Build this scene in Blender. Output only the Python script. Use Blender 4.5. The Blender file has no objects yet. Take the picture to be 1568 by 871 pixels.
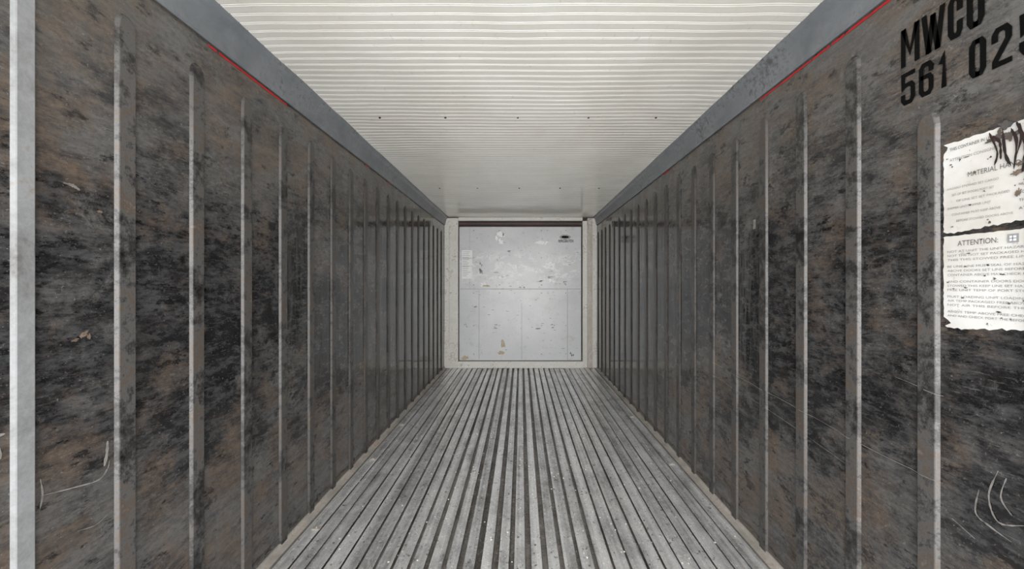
import bpy, bmesh, math, random
from mathutils import Vector, noise as mnoise
random.seed(7)
scene=bpy.context.scene
scene.view_settings.view_transform='Standard'
XL,XR,ZC,YB,Y0=-1.126,1.116,2.218,5.6,-0.12
EYE=1.225

# ---------------------------------------------------------------- helpers
def link(name,me,mats=(),parent=None):
    o=bpy.data.objects.new(name,me); scene.collection.objects.link(o)
    for m in mats: me.materials.append(m)
    if parent: o.parent=parent
    return o
def bm_obj(name,bm,mats=(),parent=None,smooth=False):
    me=bpy.data.meshes.new(name); bmesh.ops.recalc_face_normals(bm,faces=bm.faces[:]) 
    bm.to_mesh(me); bm.free()
    if smooth:
        for p in me.polygons: p.use_smooth=True
    return link(name,me,mats,parent)
def box(bm,x0,x1,y0,y1,z0,z1,mi=0,bev=0):
    vs=[bm.verts.new((x,y,z)) for x in(x0,x1) for y in(y0,y1) for z in(z0,z1)]
    fs=[(0,1,3,2),(4,6,7,5),(0,4,5,1),(2,3,7,6),(0,2,6,4),(1,5,7,3)]
    F=[bm.faces.new([vs[i] for i in f]) for f in fs]
    for f in F: f.material_index=mi
    if bev:
        es=list({e for f in F for e in f.edges})
        r=bmesh.ops.bevel(bm,geom=es,offset=bev,segments=2,affect='EDGES')
        for f in r['faces']: f.material_index=mi
def prism(bm,pts,axis,a,b,mi=0):
    def P(p,t): return (p[0],t,p[1]) if axis=='y' else ((p[0],p[1],t) if axis=='z' else (t,p[0],p[1]))
    A=[bm.verts.new(P(p,a)) for p in pts]; B=[bm.verts.new(P(p,b)) for p in pts]
    n=len(pts); F=[bm.faces.new(A),bm.faces.new(B[::-1])]
    for i in range(n): F.append(bm.faces.new([A[i],B[i],B[(i+1)%n],A[(i+1)%n]]))
    for f in F: f.material_index=mi

class M:
    def __init__(s,name):
        s.m=bpy.data.materials.new(name); s.m.use_nodes=True; s.t=s.m.node_tree
        s.b=s.t.nodes['Principled BSDF']; s.tc=s.t.nodes.new('ShaderNodeTexCoord')
    def lk(s,a,b): s.t.links.new(a,b)
    def map(s,sc,loc=(0,0,0)):
        n=s.t.nodes.new('ShaderNodeMapping'); n.inputs['Scale'].default_value=sc; n.inputs['Location'].default_value=loc
        s.lk(s.tc.outputs['Object'],n.inputs['Vector']); return n.outputs[0]
    def noise(s,sc,vscale=(1,1,1),detail=6,rough=.6,dist=0,loc=(0,0,0)):
        n=s.t.nodes.new('ShaderNodeTexNoise'); n.inputs['Scale'].default_value=sc; n.inputs['Detail'].default_value=detail
        n.inputs['Roughness'].default_value=rough; n.inputs['Distortion'].default_value=dist
        s.lk(s.map(vscale,loc),n.inputs['Vector']); return n.outputs['Fac']
    def ramp(s,v,stops):
        n=s.t.nodes.new('ShaderNodeValToRGB'); e=n.color_ramp.elements
        while len(e)<len(stops): e.new(.5)
        for i,(p,c) in enumerate(stops):
            e[i].position=p; e[i].color=(c,c,c,1) if not hasattr(c,'__len__') else (*c,1)
        s.lk(v,n.inputs[0]); return n.outputs[0]
    def mix(s,f,a,b,mode='MIX'):
        n=s.t.nodes.new('ShaderNodeMix'); n.data_type='RGBA'; n.blend_type=mode
        for sock,v in((n.inputs[0],f),(n.inputs[6],a),(n.inputs[7],b)):
            if isinstance(v,(int,float)): sock.default_value=v
            elif isinstance(v,tuple): sock.default_value=(*v,1)
            else: s.lk(v,sock)
        return n.outputs[2]
    def math(s,op,a,b=0,c=None):
        n=s.t.nodes.new('ShaderNodeMath'); n.operation=op
        for i,v in enumerate((a,b,c)):
            if v is None: continue
            if isinstance(v,(int,float)): n.inputs[i].default_value=v
            else: s.lk(v,n.inputs[i])
        return n.outputs[0]
    def sep(s):
        n=s.t.nodes.new('ShaderNodeSeparateXYZ'); s.lk(s.tc.outputs['Object'],n.inputs[0]); return n.outputs
    def bump(s,h,st=.3,d=.01):
        n=s.t.nodes.new('ShaderNodeBump'); n.inputs['Strength'].default_value=st; n.inputs['Distance'].default_value=d
        s.lk(h,n.inputs['Height']); s.lk(n.outputs[0],s.b.inputs['Normal'])
    def set(s,**k):
        for kk,v in k.items():
            so=s.b.inputs[kk.replace('_',' ')]
            if isinstance(v,(int,float)): so.default_value=v
            elif isinstance(v,tuple): so.default_value=(*v,1)
            else: s.lk(v,so)
        return s.m

# ---------------------------------------------------------------- materials
def wall_mat(name,seed):
    m=M(name); L=(seed,seed*1.7,seed*.6)
    z=m.sep()[2]
    big=m.noise(2.5,(1,1.0,1.2),8,.62,.2,L)
    smear=m.noise(7,(1,1.3,2.1),12,.76,0,L)
    strk=m.noise(9,(1,1.2,5.0),11,.8,0,L)
    fine=m.noise(50,(1,1.3,2.0),8,.85,0,L)
    zz=m.math('SUBTRACT',z,1.08); zz=m.math('ABSOLUTE',zz); zz=m.math('MULTIPLY_ADD',zz,-.16,.066)
    s=m.math('ADD',m.math('MULTIPLY',big,.50),m.math('MULTIPLY',smear,.30))
    s=m.math('ADD',s,m.math('MULTIPLY',strk,.20))
    s=m.math('ADD',s,zz); s=m.math('ADD',s,m.math('MULTIPLY_ADD',fine,.20,-.10))
    f=m.ramp(s,[(.42,0),(.485,.40),(.52,.85),(.565,1)])
    brown=m.ramp(m.noise(3.3,(1,1.4,1.6),7,.65,.2,(seed+4,2,1)),[(.45,0),(.58,1)])
    base=m.mix(brown,(.122,.117,.112),(.125,.094,.072))
    base=m.mix(m.ramp(strk,[(.42,0),(.62,.7)]),base,(.062,.056,.051))
    base=m.mix(m.ramp(fine,[(.5,0),(.62,.5)]),base,(.042,.039,.036))
    dk=m.mix(m.ramp(fine,[(.42,0),(.60,1)]),(.004,.004,.005),(.024,.0245,.026))
    dk=m.mix(m.ramp(m.noise(9,(1,1.2,3.0),11,.8,0,(seed,4,4)),[(.47,0),(.60,.9)]),dk,(.066,.067,.069))
    col=m.mix(f,base,dk)
    bl=m.ramp(m.noise(6,(1,1.3,2.8),13,.78,.1,(seed+2,7,4)),[(.555,0),(.61,.85)])
    col=m.mix(bl,col,(.005,.005,.006))
    sc=m.ramp(m.noise(10,(1,1.2,16),8,.8,.1,(3,seed,5)),[(.58,0),(.67,1)])
    sc=m.mix(1.0,sc,m.ramp(m.noise(3,(1,1,1),3,.5,0,(seed,9,2)),[(.42,0),(.60,.75)]),'MULTIPLY')
    col=m.mix(sc,col,(.20,.185,.17))
    rb=m.ramp(m.noise(4.5,(1,1.3,1.2),12,.8,.3,(seed+6,1,8)),[(.58,0),(.67,.65)])
    col=m.mix(rb,col,(.165,.158,.15))
    sp=m.ramp(m.noise(80,(1,1.3,1.5),5,.75,0,(seed,1,3)),[(.61,0),(.68,.75)])
    col=m.mix(sp,col,(.21,.20,.19))
    ro=m.ramp(m.math('ADD',m.math('MULTIPLY',smear,.6),m.math('MULTIPLY',fine,.4)),[(.42,.15),(.56,.04)])
    h=m.math('ADD',m.noise(6,(1,1,.3),3,.45,.2,L),m.math('MULTIPLY',fine,.010))
    h=m.math('ADD',h,m.math('MULTIPLY',smear,.05))
    h=m.math('ADD',h,m.math('MULTIPLY',m.noise(16,(1,1,.12),3,.5,0,(seed,3,3)),.22))
    m.bump(h,.45,.012)
    return m.set(Base_Color=col,Roughness=ro,Specular_IOR_Level=.65)
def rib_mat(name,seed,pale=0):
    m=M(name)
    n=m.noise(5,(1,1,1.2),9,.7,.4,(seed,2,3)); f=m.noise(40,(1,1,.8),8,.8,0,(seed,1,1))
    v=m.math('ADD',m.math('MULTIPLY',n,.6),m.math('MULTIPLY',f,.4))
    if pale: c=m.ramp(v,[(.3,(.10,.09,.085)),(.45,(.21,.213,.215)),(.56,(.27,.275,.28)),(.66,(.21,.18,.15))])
    else:
        c=m.ramp(v,[(.39,(.012,.011,.011)),(.455,(.042,.039,.037)),(.51,(.098,.095,.092)),(.57,(.092,.070,.055)),(.64,(.16,.152,.145))])
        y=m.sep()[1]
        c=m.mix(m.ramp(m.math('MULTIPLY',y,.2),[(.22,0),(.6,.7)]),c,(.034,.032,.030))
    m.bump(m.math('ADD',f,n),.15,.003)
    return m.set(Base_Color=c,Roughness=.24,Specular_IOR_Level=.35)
mat_wl=wall_mat('scuffed_liner_left',1.3); mat_wr=wall_mat('scuffed_liner_right',6.1)
mat_rib=rib_mat('worn_rib',2.2); mat_rib_pale=rib_mat('painted_sunlit_rib',3.1,1)  # pale copy of the rib material has grazing sunlight put into its colour

def paint(name,c1,c2,rough=.35,sc=4,vs=(1,1,1),bump=.15,stain=None,spec=.5,metal=0):
    m=M(name); n=m.noise(sc,vs,8,.65,.3); f=m.noise(sc*9,vs,6,.7)
    c=m.mix(m.ramp(n,[(.35,0),(.65,1)]),c1,c2)
    if stain: c=m.mix(m.ramp(m.math('ADD',m.math('MULTIPLY',n,.5),m.math('MULTIPLY',f,.5)),[(.53,0),(.62,.8)]),c,stain)
    m.bump(f,bump,.004)
    return m.set(Base_Color=c,Roughness=rough,Specular_IOR_Level=spec,Metallic=metal)
mat_rail=paint('grey_roof_rail',(.14,.152,.165),(.23,.242,.255),.36,5,(1,1,1),.2,(.07,.068,.066))
mat_ceil=M('white_painted_roof')
_n=mat_ceil.noise(2.2,(1,1,1),7,.6,.3); _f=mat_ceil.noise(22,(1.6,.7,1),7,.7)
_c=mat_ceil.mix(mat_ceil.ramp(_n,[(.35,0),(.65,1)]),(.74,.715,.65),(.80,.78,.72))
_c=mat_ceil.mix(mat_ceil.ramp(_f,[(.61,0),(.71,.5)]),_c,(.52,.50,.44))
mat_ceil.bump(mat_ceil.noise(3,(1,1,1),3,.5),.15,.01)
mat_ceil=mat_ceil.set(Base_Color=_c,Roughness=.15,Specular_IOR_Level=.6)
mat_red=paint('red_tape',(.62,.015,.02),(.45,.010,.012),.5,30)
mat_black=M('black_stencil_paint')
_w=mat_black.ramp(mat_black.noise(70,(1,.8,2),6,.75),[(.62,0),(.69,.6)])
mat_black=mat_black.set(Base_Color=mat_black.mix(_w,(.002,.002,.002),(.05,.045,.04)),Roughness=.6,Specular_IOR_Level=.1)
mat_post=paint('cream_post',(.62,.60,.55),(.74,.73,.69),.35,5,(1,1,1),.15,(.36,.29,.22))
mat_post2=paint('stained_post',(.38,.33,.26),(.60,.58,.54),.4,6,(1,1,.6),.2,(.20,.14,.10))
mat_dark=paint('dark_gap',(.012,.010,.010),(.035,.015,.012),.6,9)
mat_sill=paint('worn_sill',(.66,.66,.62),(.80,.79,.75),.4,9,(1,1,1),.2,(.28,.22,.15))
m=M('blue_grey_bulkhead'); zx=m.sep()
n=m.noise(2.4,(1,1,1),8,.6,.3); f=m.noise(9,(1,1,1.5),10,.76,.6,(4,1,2)); g=m.noise(30,(1.3,1,1),8,.8,0,(2,2,2)); g2=m.noise(5,(1,1,1.5),10,.75,.5,(8,2,5))
c=m.mix(m.ramp(n,[(.35,0),(.65,1)]),(.54,.555,.565),(.63,.64,.65))
hi=m.ramp(m.math('ABSOLUTE',m.math('SUBTRACT',zx[2],1.48)),[(0,1),(.16,.7),(.28,0)])
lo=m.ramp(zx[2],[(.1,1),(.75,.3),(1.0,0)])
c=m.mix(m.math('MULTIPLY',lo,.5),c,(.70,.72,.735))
wm=m.mix(1.0,m.ramp(f,[(.52,0),(.56,1)]),hi,'MULTIPLY'); c=m.mix(m.math('MULTIPLY',wm,.6),c,(.86,.87,.87))
c=m.mix(m.ramp(g,[(.60,0),(.66,.75)]),c,(.30,.28,.25))
c=m.mix(m.ramp(g2,[(.56,0),(.70,.5)]),c,(.42,.39,.34))
m.bump(n,.1,.01); mat_panel=m.set(Base_Color=c,Roughness=.3)
mat_seam=paint('panel_seam',(.30,.31,.32),(.40,.41,.42),.5,8)
mat_seam2=paint('panel_seam_soft',(.26,.27,.28),(.36,.37,.38),.5,8)
mat_mark=paint('dark_scrape',(.07,.07,.07),(.22,.21,.20),.5,30)
mat_ltext=paint('faded_print',(.08,.08,.08),(.18,.18,.17),.5,18)
mat_ltext2=paint('small_print',(.20,.20,.20),(.34,.34,.33),.5,18)
mat_white=paint('label_white',(.80,.80,.79),(.86,.86,.85),.45,8)
mat_rust=paint('rust_stain',(.46,.35,.22),(.54,.47,.37),.6,12)
mat_scuffw=paint('pale_scuff',(.12,.112,.105),(.30,.285,.265),.4,45)
mat_scuffd=paint('paler_paint_patch',(.82,.83,.83),(.88,.89,.89),.4,25)
mat_brownsc=paint('brown_gouge',(.10,.07,.05),(.20,.15,.115),.6,50)
m=M('torn_label_paper')
f=m.noise(40,(1,1,1),7,.8); g=m.noise(4,(1,1,1),6,.6,.3,(5,5,1))
c=m.mix(m.ramp(g,[(.4,0),(.65,1)]),(.78,.775,.75),(.62,.595,.55))
c=m.mix(m.ramp(f,[(.60,0),(.68,.6)]),c,(.32,.30,.28))
mat_label=m.set(Base_Color=c,Roughness=.35)
def floor_mat(name,lo,mid,hi,seed,metal=.35,r0=.42,r1=.2):
    m=M(name)
    strip=m.noise(17,(1,.015,1),2,.6,0,(seed,0,0)); s2=m.noise(5,(1.2,.8,1),10,.75,.3,(seed,3,1)); f=m.noise(85,(1,.8,1),8,.85); bl=m.noise(45,(1,.8,1),6,.75,0,(5,5,seed))
    v=m.math('ADD',m.math('MULTIPLY',strip,.34),m.math('MULTIPLY',s2,.33)); v=m.math('ADD',v,m.math('MULTIPLY',f,.33))
    c=m.ramp(v,[(.42,lo),(.48,mid),(.55,hi)])
    c=m.mix(m.ramp(bl,[(.59,0),(.65,.85)]),c,(.06,.055,.05))
    c=m.mix(m.ramp(m.noise(38,(1,.8,1),7,.8,0,(seed,8,2)),[(.57,0),(.64,.8)]),c,tuple(min(.92,x*1.5+.1) for x in hi))
    m.bump(m.math('ADD',f,m.math('MULTIPLY',s2,1.5)),.3,.003)
    ro=m.ramp(f,[(.35,r0),(.65,r1)])
    return m.set(Base_Color=c,Roughness=ro,Metallic=metal,Specular_IOR_Level=.7)
mat_bar=floor_mat('worn_aluminium_tbar',(.29,.285,.28),(.54,.54,.54),(.80,.80,.80),1.5,.45,.32,.13)
mat_pan=floor_mat('dirty_floor_pan',(.035,.031,.028),(.10,.09,.08),(.20,.185,.17),4,.1,.6,.4)
mat_curb=paint('stained_floor_channel',(.26,.24,.21),(.44,.42,.39),.45,6,(1,1,1),.2,(.32,.21,.14))

# ---------------------------------------------------------------- walls with ribs
RW,RT,RP=.030,.021,.009
def make_wall(name,xw,sgn,first,step,tops,mats):
    bm=bmesh.new()
    box(bm,xw if sgn>0 else xw-.09,xw+.09 if sgn>0 else xw,Y0,YB+.15,-.06,ZC+.06,0)
    ys=[]; y=first
    while y<YB-.1: ys.append(y); y+=step
    for i,yc in enumerate(ys):
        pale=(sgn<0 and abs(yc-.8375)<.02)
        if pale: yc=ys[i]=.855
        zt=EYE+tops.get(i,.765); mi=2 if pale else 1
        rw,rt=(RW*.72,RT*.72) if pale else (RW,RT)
        def V(yy,z,p): return bm.verts.new((xw-sgn*p,yy,z))
        zb=-.03
        rows=[]
        for z,w1,w2,p in [(zb,rw,rt,RP),(zt-.04,rw,rt,RP),(zt-.022,rw*.93,rt*.85,RP*.93),(zt-.008,rw*.7,rt*.5,RP*.6),(zt,rw*.35,rt*.2,.0)]:
            rows.append([V(yc-w1,z,-.002),V(yc-w2-.002,z,p*.85),V(yc-w2,z,p),V(yc+w2,z,p),V(yc+w2+.002,z,p*.85),V(yc+w1,z,-.002)])
        for a,b in zip(rows,rows[1:]):
            for k in range(5):
                f=bm.faces.new([a[k],a[k+1],b[k+1],b[k]]); f.material_index=mi
    bm_obj(name,bm,mats)
    return ys
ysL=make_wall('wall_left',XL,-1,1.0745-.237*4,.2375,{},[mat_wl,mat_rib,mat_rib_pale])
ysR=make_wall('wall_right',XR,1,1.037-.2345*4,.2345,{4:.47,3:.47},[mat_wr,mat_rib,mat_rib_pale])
def prot(yv,ys):
    d=min(abs(yv-c) for c in ys)
    if d<RT+.003: return RP
    if d<RW: return RP*(RW-d)/(RW-RT)
    return 0

# ---------------------------------------------------------------- ceiling
bm=bmesh.new()
prof=[]; y=Y0; k=0
while y<YB:
    prof+= [(y,0),(y+.031,0),(y+.0325,.0023),(y+.0365,.0023),(y+.038,.0004),(y+.0425,.0004),(y+.044,.0015)]; y+=.046
prof.append((YB+.02,0))
NX=48; rows=[]
xs=[XL+.03+(XR-XL-.06)*i/NX for i in range(NX+1)]
for (yy,h) in prof:
    r=[]
    for x in xs:
        edge=max(0,(abs(x)-.55)/.5)
        w=mnoise.noise(Vector((x*2.2,yy*1.6,3.1)))*.005+mnoise.noise(Vector((x*5,yy*4.5,9.)))*.0035*(.3+edge)
        sh=mnoise.noise(Vector((x*3,yy*2.,7.7)))*.007*(.5+edge)
        r.append(bm.verts.new((x,yy+sh,ZC+h+w)))
    rows.append(r)
for a,b in zip(rows,rows[1:]):
    for i in range(NX): bm.faces.new([a[i],a[i+1],b[i+1],b[i]])
box(bm,XL-.09,XR+.09,Y0,YB+.15,ZC+.06,ZC+.14)
bm_obj('ceiling',bm,[mat_ceil])
bm=bmesh.new()
for yy in (2.25,3.9):
    for x in (-.84,-.45,-.02,.40,.80):
        mt=bmesh.ops.create_uvsphere(bm,u_segments=10,v_segments=6,radius=.007)
        bmesh.ops.translate(bm,verts=mt['verts'],vec=(x,yy,ZC-.001))
bm_obj('ceiling_screws',bm,[mat_dark],bpy.data.objects['ceiling'])
for nm,xw,s in(('trim_1',XL,1),('trim_2',XR,-1)):
    bm=bmesh.new()
    pts=[(xw-.0*s,2.098),(xw+.010*s,2.094),(xw+.016*s,2.100),(xw+.018*s,2.125),(xw+.034*s,2.185),(xw+.052*s,2.198),(xw+.058*s,2.214),(xw+.058*s,2.235),(xw,2.235)]
    prism(bm,pts,'y',Y0,YB,0)
    bm_obj(nm,bm,[mat_rail])
def strip(bm,xw,s,y0,y1,zc,hw):
    n=14; prev=None
    for i in range(n+1):
        y=y0+(y1-y0)*i/n; j=hw*(.7+.5*random.random()); zz=zc+random.uniform(-.0008,.0008)
        a=bm.verts.new((xw+s*.0015,y,zz-j)); b=bm.verts.new((xw+s*.0015,y,zz+j))
        if prev: bm.faces.new([prev[0],a,b,prev[1]])
        prev=(a,b)
bm=bmesh.new()
for a,b in((1.36,1.40),(1.41,1.82),(2.73,2.80),(3.2,3.26),(3.6,3.63)): strip(bm,XL,1,a,b,2.086,.0042)
bm_obj('red_tape_strip',bm,[mat_red])
bm=bmesh.new()
for a,b in((1.06,1.30),(1.305,1.36),(1.368,1.45),(1.455,1.77),(2.85,2.98)): strip(bm,XR,-1,a,b,2.086,.0042)
bm_obj('red_tape_strip.001',bm,[mat_red])

# ---------------------------------------------------------------- floor
bm=bmesh.new()
box(bm,XL-.09,XR+.09,Y0,YB+.15,-.12,-.020,1)
NB=29; x0=XL+.045; x1=XR-.045; pitch=(x1-x0)/NB
for i in range(NB):
    xc=x0+pitch*(i+.5)
    mid=math.exp(-((xc+.12)/.45)**2)
    hw=pitch*.5*(.91-.27*mid+random.uniform(-.05,.03)); dz=random.uniform(-.0015,.001); xc+=random.uniform(-.002,.002)
    pts=[(xc-hw,-.006+dz),(xc-hw,-.001+dz),(xc-hw+.002,dz),(xc-hw*.45,dz-.0004),(xc-hw*.4,dz-.0018),(xc+hw*.4,dz-.0018),(xc+hw*.45,dz-.0004),(xc+hw-.002,dz),(xc+hw,-.001+dz),(xc+hw,-.006+dz),
         (xc+.003,-.008+dz),(xc+.003,-.021),(xc-.003,-.021),(xc-.003,-.008+dz)]
    prism(bm,pts,'y',Y0,YB-.01,0)
for xw,s in((XL,1),(XR,-1)):
    prism(bm,[(xw,-.021),(xw,.018),(xw+.006*s,.018),(xw+.012*s,.002),(xw+.038*s,-.001),(xw+.038*s,-.021)],'y',Y0,YB-.01,2)
bm_obj('floor',bm,[mat_bar,mat_pan,mat_curb])
bm=bmesh.new()
for i in range(1000):
    x=random.uniform(XL+.05,XR-.05); y=.5+4.9*random.random()**1.2; r=random.uniform(.0015,.005)
    mt=bmesh.ops.create_icosphere(bm,subdivisions=1,radius=r)
    for v in mt['verts']: v.co=Vector((v.co.x*random.uniform(.7,1.6)+x,v.co.y*random.uniform(.8,1.8)+y,v.co.z*.45+.0008+r*.2))
    mi=random.random()<.5
    for f in {f for v in mt['verts'] for f in v.link_faces}: f.material_index=int(mi)
bm_obj('floor_debris',bm,[mat_sill,mat_pan])
bm=bmesh.new()
for x,y in((XL+.09,2.65),(XL+.09,3.3),(XR-.09,2.58),(XR-.09,3.5),(XL+.10,1.9)):
    box(bm,x-.022,x+.022,y-.012,y+.012,-.001,.006,0,.002)
    mt=bmesh.ops.create_uvsphere(bm,u_segments=10,v_segments=6,radius=.007); bmesh.ops.translate(bm,verts=mt['verts'],vec=(x,y,.006))
bm_obj('floor_clips',bm,[mat_curb])

# ---------------------------------------------------------------- back wall
K=.00965
def bx(p): return (p-798)*K
def bz(p): return EYE+(436-p)*K
bm=bmesh.new(); box(bm,XL-.09,XR+.09,YB+.03,YB+.15,-.05,ZC+.06); bm_obj('wall_back',bm,[mat_dark])
root=bpy.data.objects.new('bulkhead_panel',None); scene.collection.objects.link(root)
bm=bmesh.new(); box(bm,-.912,.885,YB-.012,YB+.004,.106,2.075,0,.004); bm_obj('panel_sheet',bm,[mat_panel],root)
yf=YB-.0135
bm=bmesh.new()
box(bm,-.90,.87,yf,YB,1.155,1.163); box(bm,-.625,-.619,yf,YB,.12,1.155); box(bm,.005,.010,yf,YB,.12,.95); box(bm,.68,.686,yf,YB,.12,1.155)
box(bm,-.76,-.757,yf,YB,1.16,2.06)
for x in(-.70,-.32,.30,.66):
    for z in(.2,.62,1.1,1.22,1.62,2.02):
        mt=bmesh.ops.create_uvsphere(bm,u_segments=8,v_segments=5,radius=.008); bmesh.ops.translate(bm,verts=mt['verts'],vec=(x,yf,z))
bm_obj('panel_seams',bm,[mat_seam2],root)
bm=bmesh.new()
box(bm,XL+.001,-.925,YB-.05,YB+.028,0.0,2.20,0,.006)
box(bm,XL+.07,XL+.075,YB-.052,YB-.04,.25,2.1,1)
prism(bm,[(XL+.001,.04),(XL+.17,.04),(XL+.17,.12),(XL+.12,.30),(XL+.001,.34)],'y',YB-.058,YB-.045,0)
bm_obj('trim_3',bm,[mat_post,mat_post2])
bm=bmesh.new()
box(bm,.905,.975,YB-.03,YB+.028,0.0,2.16,0,.005)
box(bm,.972,1.045,YB-.055,YB+.028,0.0,2.20,1,.006)
box(bm,1.047,XR-.001,YB-.035,YB+.028,0.0,2.20,0,.005)
bm_obj('trim_4',bm,[mat_post,mat_post2])
bm=bmesh.new()
box(bm,-.925,.905,YB-.02,YB+.028,2.165,2.215,0,.004)
bm_obj('trim_5',bm,[mat_post])
bm=bmesh.new(); box(bm,-.92,.90,YB-.006,YB+.028,2.108,2.135,0,.004)
mat_hred=paint('dark_red_seal',(.05,.02,.016),(.09,.04,.03),.5,9); bm_obj('trim_6',bm,[mat_hred])
bm=bmesh.new()
box(bm,-.925,.905,YB-.06,YB+.028,0.0,.098,0,.006)
for x in(-.62,-.2,.25,.62): box(bm,x-.02,x+.02,YB-.068,YB-.055,.02,.05,0,.003)
bm_obj('trim_7',bm,[mat_sill])
def text_mesh(name,txt,mat,width,height,M4,parent=None,bold=0.0,align=None):
    cu=bpy.data.curves.new('txt','FONT'); cu.body=txt; cu.offset=bold; cu.size=1; cu.resolution_u=4
    ob=bpy.data.objects.new('txt',cu); scene.collection.objects.link(ob)
    bpy.context.view_layer.update()
    dg=bpy.context.evaluated_depsgraph_get(); me=bpy.data.meshes.new_from_object(ob.evaluated_get(dg))
    bpy.data.objects.remove(ob)
    xs=[v.co.x for v in me.vertices]; zs=[v.co.y for v in me.vertices]
    ax,bx_=min(xs),max(xs); ay,by=min(zs),max(zs)
    for v in me.vertices:
        u=(v.co.x-ax)/(bx_-ax)*width; w=(v.co.y-ay)/(by-ay)*height
        v.co=M4(u,w)
    me.name=name; me.materials.clear()
    return link(name,me,[mat],parent)
def disc(bm,cx,cz,rx,rz,y,mi=0,n=28):
    vs=[bm.verts.new((cx+rx*math.cos(2*math.pi*i/n),y,cz+rz*math.sin(2*math.pi*i/n))) for i in range(n)]
    f=bm.faces.new(vs); f.material_index=mi
bm=bmesh.new(); disc(bm,.648,1.925,.078,.032,yf-.001,0); disc(bm,.648,1.925,.069,.025,yf-.0015,1); disc(bm,.648,1.925,.062,.020,yf-.002,0)
bm_obj('badge_oval',bm,[mat_black,mat_white],root)
text_mesh('badge_text','REFRIGERATION',mat_black,.22,.040,lambda u,w:(.55+u,yf-.001,1.845+w),root,.02)
BO=[0.0]
def blob(bm,cx,cz,rx,rz,mk,n=26,rough=.35,mi=0):
    sd=random.random()*50; BO[0]=(BO[0]+3.1e-5)%.0016
    vs=[]
    for i in range(n):
        a=2*math.pi*i/n; k=1+rough*mnoise.noise(Vector((math.cos(a)*1.6+sd,math.sin(a)*1.6,sd)))+random.uniform(-.5,.5)*rough*.6
        vs.append(bm.verts.new(mk(cx+rx*k*math.cos(a),cz+rz*k*math.sin(a))))
    c=bm.verts.new(mk(cx,cz))
    for i in range(n):
        f=bm.faces.new([vs[i],vs[(i+1)%n],c]); f.material_index=mi
bm=bmesh.new(); mk=lambda a,b:(a,yf-.0004-BO[0],b); mk3=lambda a,b:(a,yf-.0022-BO[0],b)
for px,py,rx,rz in((767,358,.10,.05),(766,370,.05,.05),(828,372,.10,.035),(842,408,.10,.045),(815,415,.06,.035),(770,425,.07,.03),(716,420,.03,.04),(790,410,.05,.04),(845,432,.06,.03),(740,435,.06,.02)):
    for q in range(7): blob(bm,bx(px)+random.gauss(0,rx*.5),min(2.04,bz(py)+random.gauss(0,rz*.5)),rx*random.uniform(.15,.45),min(.03,rz*random.uniform(.2,.6)),mk,24,1.2)
blob(bm,bx(770),bz(527),.03,.06,mk,24,.5,1); blob(bm,bx(768),bz(540),.045,.025,mk,24,.5,1); blob(bm,bx(745),bz(438),.05,.012,mk,24,.6,1); blob(bm,bx(712),bz(548),.05,.03,mk,24,.5,1)
for i in range(120):
    blob(bm,random.uniform(-.86,.83),random.uniform(.15,2.03),random.uniform(.004,.022),random.uniform(.003,.007),mk3,10,.8,2)
for px,py,rx,rz in((735,415,.014,.03),(736,405,.01,.02),(760,418,.04,.007),(830,430,.05,.008),(842,425,.03,.006),(824,503,.04,.007),(846,500,.02,.008),(762,500,.04,.006),(866,432,.02,.008),(716,500,.02,.006),(780,385,.03,.006),(800,440,.02,.006),(876,545,.02,.02),(770,360,.01,.03),(730,470,.02,.006)):
    for q in range(3): blob(bm,bx(px)+random.gauss(0,.02),bz(py)+random.gauss(0,.015),rx*random.uniform(.4,.9),rz*random.uniform(.5,1),mk3,16,1,3)
bm_obj('panel_scuffs',bm,[mat_scuffd,mat_rust,mat_seam,mat_mark],root)
bm=bmesh.new()
for z0,z1 in((1.62,1.73),(1.50,1.605),(1.31,1.49)):
    box(bm,-.872,-.72,yf-.005,yf+.001,z0,z1,0)
for k in range(14):
    z=1.70-k*.027
    box(bm,-.86,-.86+random.uniform(.05,.12),yf-.006,yf,z,z+.006,1)
bm_obj('info_sticker',bm,[mat_white,mat_seam],root)

# ---------------------------------------------------------------- right wall lettering (condensed stencil)
GL={'M':[[(0,0),(0,1)],[(.06,1),(.5,.30),(.94,1)],[(1,1),(1,0)]],
'W':[[(0,1),(.24,0)],[(.26,0),(.5,.9)],[(.5,.9),(.74,0)],[(.76,0),(1,1)]],
'C':[[(1,.70),(1,.88),(.8,1),(.25,1),(0,.88),(0,.12),(.25,0),(.8,0),(1,.12),(1,.30)]],
'U':[[(0,1),(0,.12),(.22,0),(.42,0)],[(.58,0),(.78,0),(1,.12),(1,1)]],
'5':[[(1,1),(.02,1),(.02,.56),(.3,.63),(.78,.63),(1,.52),(1,.12),(.78,0),(.22,0),(0,.12),(0,.24)]],
'6':[[(1,.78),(1,.88),(.78,1),(.22,1),(0,.88),(0,.12),(.22,0),(.78,0),(1,.12),(1,.46),(.78,.58),(.16,.58)]],
'1':[[(.6,0),(.6,1),(.1,.80)]],
'2':[[(0,.74),(0,.88),(.22,1),(.78,1),(1,.88),(1,.66),(.05,.12),(.05,0),(1,0)]],
'0':[[(.42,1),(.22,1),(0,.88),(0,.12),(.22,0),(.42,0)],[(.58,0),(.78,0),(1,.12),(1,.88),(.78,1),(.58,1)]]}
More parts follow.
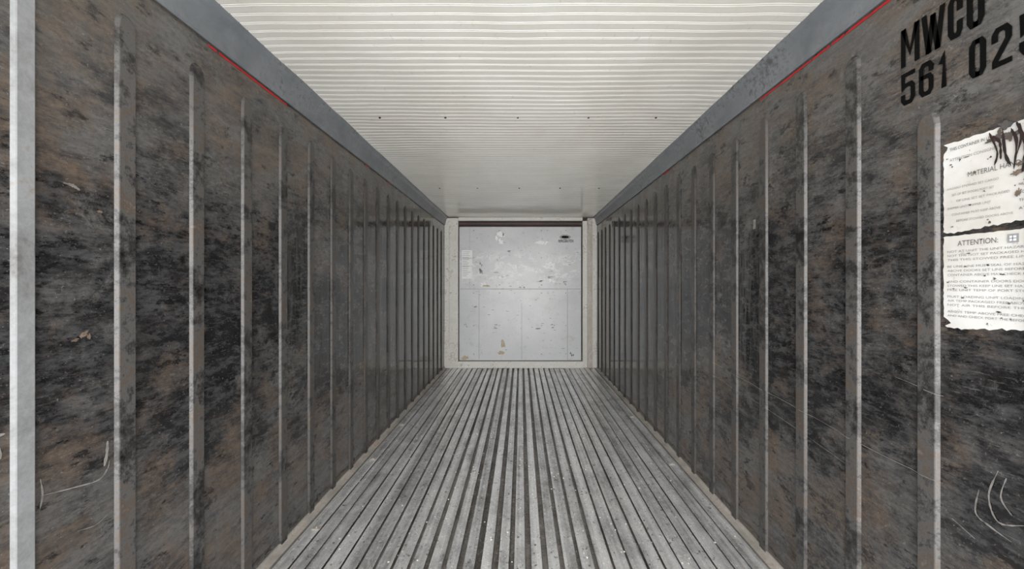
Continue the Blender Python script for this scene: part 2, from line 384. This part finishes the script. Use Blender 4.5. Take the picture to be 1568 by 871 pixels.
def glyph(bm,ch,ya,yb,z0,z1,t):
    W=(ya-yb)-t; H=(z1-z0)-t
    for st in GL[ch]:
        P=[Vector((t/2+u*W,t/2+v*H)) for u,v in st]; prev=None; n=len(P)
        for i,p in enumerate(P):
            d0=(P[i]-P[i-1]).normalized() if i else (P[1]-P[0]).normalized()
            d1=(P[i+1]-P[i]).normalized() if i<n-1 else d0
            tn=(d0+d1)
            tn=tn.normalized() if tn.length>.01 else d0
            nr=Vector((-tn.y,tn.x)); k=min(1.8,1/max(.35,nr.dot(Vector((-d0.y,d0.x)))))
            ex=Vector((0,0))
            if i==0: ex=-d0*t*.5
            if i==n-1: ex=d0*t*.5
            a=p+ex+nr*t/2*k; b=p+ex-nr*t/2*k
            va=[bm.verts.new((XR-.0015,ya-q.x,z0+q.y)) for q in(a,b)]
            if prev: bm.faces.new([prev[0],va[0],va[1],prev[1]])
            prev=va
bm=bmesh.new()
for ch,a,b in(('M',1.112,1.060),('W',1.055,.996),('C',.990,.956),('U',.948,.911)): glyph(bm,ch,a,b,EYE+.632,EYE+.742,.0135)
for ch,a,b in(('5',1.112,1.072),('6',1.062,1.024),('1',1.012,.988)): glyph(bm,ch,a,b,EYE+.520,EYE+.613,.0125)
for ch,a,b in(('0',.943,.908),('2',.898,.860),('5',.848,.812),('1',.775,.755)): glyph(bm,ch,a,b,EYE+.508,EYE+.601,.0125)
bm_obj('container_number_lettering',bm,[mat_black])

def ragged(bm,y0,y1,z0,z1,x,mi=0,j=.003,n=30,notch=()):
    pts=[]
    for i in range(n): t=i/n; pts.append((y1+(y0-y1)*t,z1+random.uniform(-j,j)*.5))
    for i in range(n): t=i/n; pts.append((y0+random.uniform(-j,j)*.4,z1+(z0-z1)*t))
    for i in range(n): t=i/n; pts.append((y0+(y1-y0)*t,z0+random.uniform(-j,j)*1.0+.006*math.sin(t*5)))
    for i in range(n):
        t=i/n; z=z0+(z1-z0)*t; d=0
        for c,wd,dp in notch: d+=dp*max(0,1-abs(t-c)/wd)
        pts.append((y1-d+random.uniform(-j,j)*.4,z))
    f=bm.faces.new([bm.verts.new((x,a,b)) for a,b in pts]); f.material_index=mi
lab=bpy.data.objects.new('hazard_notice_sticker',None); scene.collection.objects.link(lab)
bm=bmesh.new(); ragged(bm,.757,1.0,EYE+.138,EYE+.366,XR-.001,notch=((.96,.06,.012),)); bm_obj('sheet',bm,[mat_label],lab)
LX=XR-.002
def LM(ys,z): return lambda u,w:(LX,ys-u,z+w)
text_mesh('heading','THIS CONTAINER IN USE',mat_ltext,.09,.008,LM(.985,EYE+.345),lab,.0)
text_mesh('subheading','ATTENTION CONSIGNEE',mat_ltext2,.10,.007,LM(.985,EYE+.318),lab,.0)
text_mesh('title','MATERIAL HANDLING',mat_ltext,.13,.012,LM(.945,EYE+.268),lab,.0)
words='THE SHIPPER MUST CHECK DOORS AND CARGO BEFORE LOADING OF THIS UNIT PACKAGED GOODS MAY NOT BE STOWED ABOVE LINE KEEP AIR FREE TEMP SET AT PORT HAZARD SEAL CONTAINER DIRECTION'.split()
def line(n):
    s=''
    while len(s)<n: s+=random.choice(words)+' '
    return s.strip()
for k,z in enumerate([.245,.228,.211,.194,.177,.160]):
    text_mesh('line_%d'%k,line(24),mat_ltext2,random.uniform(.07,.12),.0055,LM(.99-.01*(k%3),EYE+z),lab,.0)
for k,z in enumerate([.222,.204,.186,.168]):
    text_mesh('colb_%d'%k,line(10),mat_ltext,.05,.006,LM(.848,EYE+z),lab,.0)
lab2=bpy.data.objects.new('attention_notice_sticker',None); scene.collection.objects.link(lab2)
bm=bmesh.new(); ragged(bm,.757,1.0,EYE-.108,EYE+.125,XR-.001,0,.003,notch=((.04,.05,.02),)); bm_obj('sheet',bm,[mat_label],lab2)
text_mesh('heading','ATTENTION:',mat_ltext,.082,.013,LM(.967,EYE+.098),lab2,.0)
bm=bmesh.new(); 
def rquad(bm,ya,yb,za,zb,x=LX,mi=0): f=bm.faces.new([bm.verts.new(p) for p in((x,ya,za),(x,yb,za),(x,yb,zb),(x,ya,zb))]); f.material_index=mi
rquad(bm,.868,.848,EYE+.095,EYE+.115); rquad(bm,.864,.852,EYE+.099,EYE+.111,LX-.0004,1); rquad(bm,.859,.857,EYE+.096,EYE+.114,LX-.0008,0); rquad(bm,.867,.849,EYE+.104,EYE+.106,LX-.0008,0)
bm_obj('emblem',bm,[mat_seam,mat_white],lab2)
zz=.082; k=0
while zz>-.085:
    text_mesh('line_%d'%k,line(34),mat_ltext2,.215,.0055,LM(.99,EYE+zz),lab2,.0); zz-=.0108 if k%3<2 else .017; k+=1
def ribbon(bm,xw,s,pts,w,ys,mi=0,off=.0012):
    P=[]
    n=len(pts)
    for i in range(n-1):
        p0=pts[max(i-1,0)];p1=pts[i];p2=pts[i+1];p3=pts[min(i+2,n-1)]
        for t in [q/6 for q in range(6)]:
            P.append(tuple(.5*((2*p1[c])+(-p0[c]+p2[c])*t+(2*p0[c]-5*p1[c]+4*p2[c]-p3[c])*t*t+(-p0[c]+3*p1[c]-3*p2[c]+p3[c])*t**3) for c in(0,1)))
    P.append(pts[-1]); prev=None; N=len(P)
    for i,p in enumerate(P):
        q=P[min(i+1,N-1)]; r=P[max(i-1,0)]; dx,dz=q[0]-r[0],q[1]-r[1]; l=math.hypot(dx,dz) or 1
        hw=w*(math.sin(math.pi*(i+.5)/N)**.5)*random.uniform(.4,1.3)
        a,b=[(p[0]+sg*-dz/l*hw,p[1]+sg*dx/l*hw) for sg in(1,-1)]
        va=[bm.verts.new((xw+s*(prot(c[0],ys)+off),c[0],c[1])) for c in(a,b)]
        if prev: f=bm.faces.new([prev[0],va[0],va[1],prev[1]]); f.material_index=mi
        prev=va
bm=bmesh.new()
for q,pts in enumerate(([(.90,EYE+.36),(.885,EYE+.31),(.89,EYE+.28)],[(.875,EYE+.36),(.87,EYE+.30),(.86,EYE+.27)],[(.86,EYE+.355),(.85,EYE+.32),(.855,EYE+.26)],[(.845,EYE+.36),(.835,EYE+.30),(.84,EYE+.25)],[(.893,EYE+.35),(.88,EYE+.33),(.878,EYE+.29)],[(.85,EYE+.365),(.842,EYE+.33),(.85,EYE+.29)])):
    ribbon(bm,XR,-1,pts,.0032,ysR,0,.0042+q*1e-4)
mkR=lambda a,b:(XR-.0024-BO[0],a,b)
blob(bm,.775,EYE+.34,.04,.03,mkR,30,.9,2)
for q in range(7): blob(bm,random.uniform(.835,.905),EYE+random.uniform(.335,.37),random.uniform(.004,.014),random.uniform(.004,.012),mkR,20,1,2)
for a,b,rx,rz in((.846,EYE+.255,.010,.007),(.83,EYE+.235,.012,.009),(.846,EYE+.205,.006,.010),(.81,EYE+.20,.012,.015),(.80,EYE+.26,.015,.015)):
    for q in range(3): blob(bm,a+random.gauss(0,rx*.7),b+random.gauss(0,rz*.7),rx*.6,rz*.6,mkR,22,1.0,1)
for i in range(34): blob(bm,random.uniform(.82,.99),EYE+random.choice((random.uniform(.14,.36),random.uniform(-.1,.12))),random.uniform(.001,.005),random.uniform(.001,.003),mkR,12,1,random.choice((1,2)))
bm_obj('torn_marks',bm,[mat_dark,mat_brownsc,mat_rib],lab)

# scratches on walls
bm=bmesh.new()
for pts,w in (([(1.035,.745),(1.030,.725),(1.008,.705),(.95,.715),(.885,.731)],.0018),([(1.030,.80),(1.028,.765),(1.022,.735)],.004),([(.886,.77),(.890,.729),(.882,.69)],.0018),([(.80,.92),(.815,.87),(.818,.848)],.003),([(.825,.90),(.80,.90)],.004),
   ([(.93,1.475),(.95,1.473),(.965,1.465)],.004),([(.96,.60),(1.0,.59),(1.03,.60)],.001)):
    BO[0]+=1e-4; ribbon(bm,XL,1,pts,w,ysL,0,.0012+BO[0]%.001)
mkL=lambda a,b:(XL+.0024+BO[0],a,b)
for a,b,rx,rz in((.975,1.10,.008,.004),(.985,1.09,.005,.006),(.955,1.085,.006,.003),(.968,1.093,.006,.005),(1.01,1.42,.006,.003)): blob(bm,a,b,rx,rz,mkL,22,1,1)
bm_obj('wall_scratches',bm,[mat_scuffw,mat_brownsc],bpy.data.objects['wall_left'])
bm=bmesh.new()
for pts,w in (([(.885,.79),(.903,.721),(.885,.670),(.84,.690)],.0024),([(.922,.726),(.929,.666),(.90,.65),(.861,.640)],.0022),([(.87,.78),(.88,.73),(.86,.70)],.0022),
   ([(2.4,.79),(1.9,.75),(1.5,.725),(1.2,.70),(1.0,.70)],.0010),([(2.2,.70),(1.7,.66),(1.3,.61)],.0007),([(1.13,.95),(1.0,.93)],.001),([(.98,.62),(.93,.60)],.0014)):
    BO[0]+=1e-4; ribbon(bm,XR,-1,pts,w,ysR,0,.0012+BO[0]%.001)
rquad(bm,1.80,1.82,1.49,1.535,XR-.0015)
bm_obj('wall_scratches.001',bm,[mat_scuffw],bpy.data.objects['wall_right'])

# ---------------------------------------------------------------- light
w=bpy.data.worlds.new('World'); scene.world=w; w.use_nodes=True
bg=w.node_tree.nodes['Background']; bg.inputs[0].default_value=(.985,.99,1,1); bg.inputs[1].default_value=4.1
sd=bpy.data.lights.new('hazy_sun','SUN'); sd.energy=5.4; sd.angle=math.radians(70); sd.color=(1,.985,.96)
so=bpy.data.objects.new('hazy_sun',sd); scene.collection.objects.link(so)
so.rotation_euler=Vector((0.02,1,-.11)).to_track_quat('-Z','Y').to_euler(); so.location=(0,-6,3)

# ---------------------------------------------------------------- camera
cd=bpy.data.cameras.new('camera'); cam=bpy.data.objects.new('camera',cd); scene.collection.objects.link(cam)
cd.sensor_width=36; cd.lens=592/1600*36; cd.clip_start=.02
cam.location=(0,0,EYE); cam.rotation_euler=(math.radians(90),0,0)
cd.shift_x=-(814.3-800)/1600; cd.shift_y=0.0
scene.camera=cam
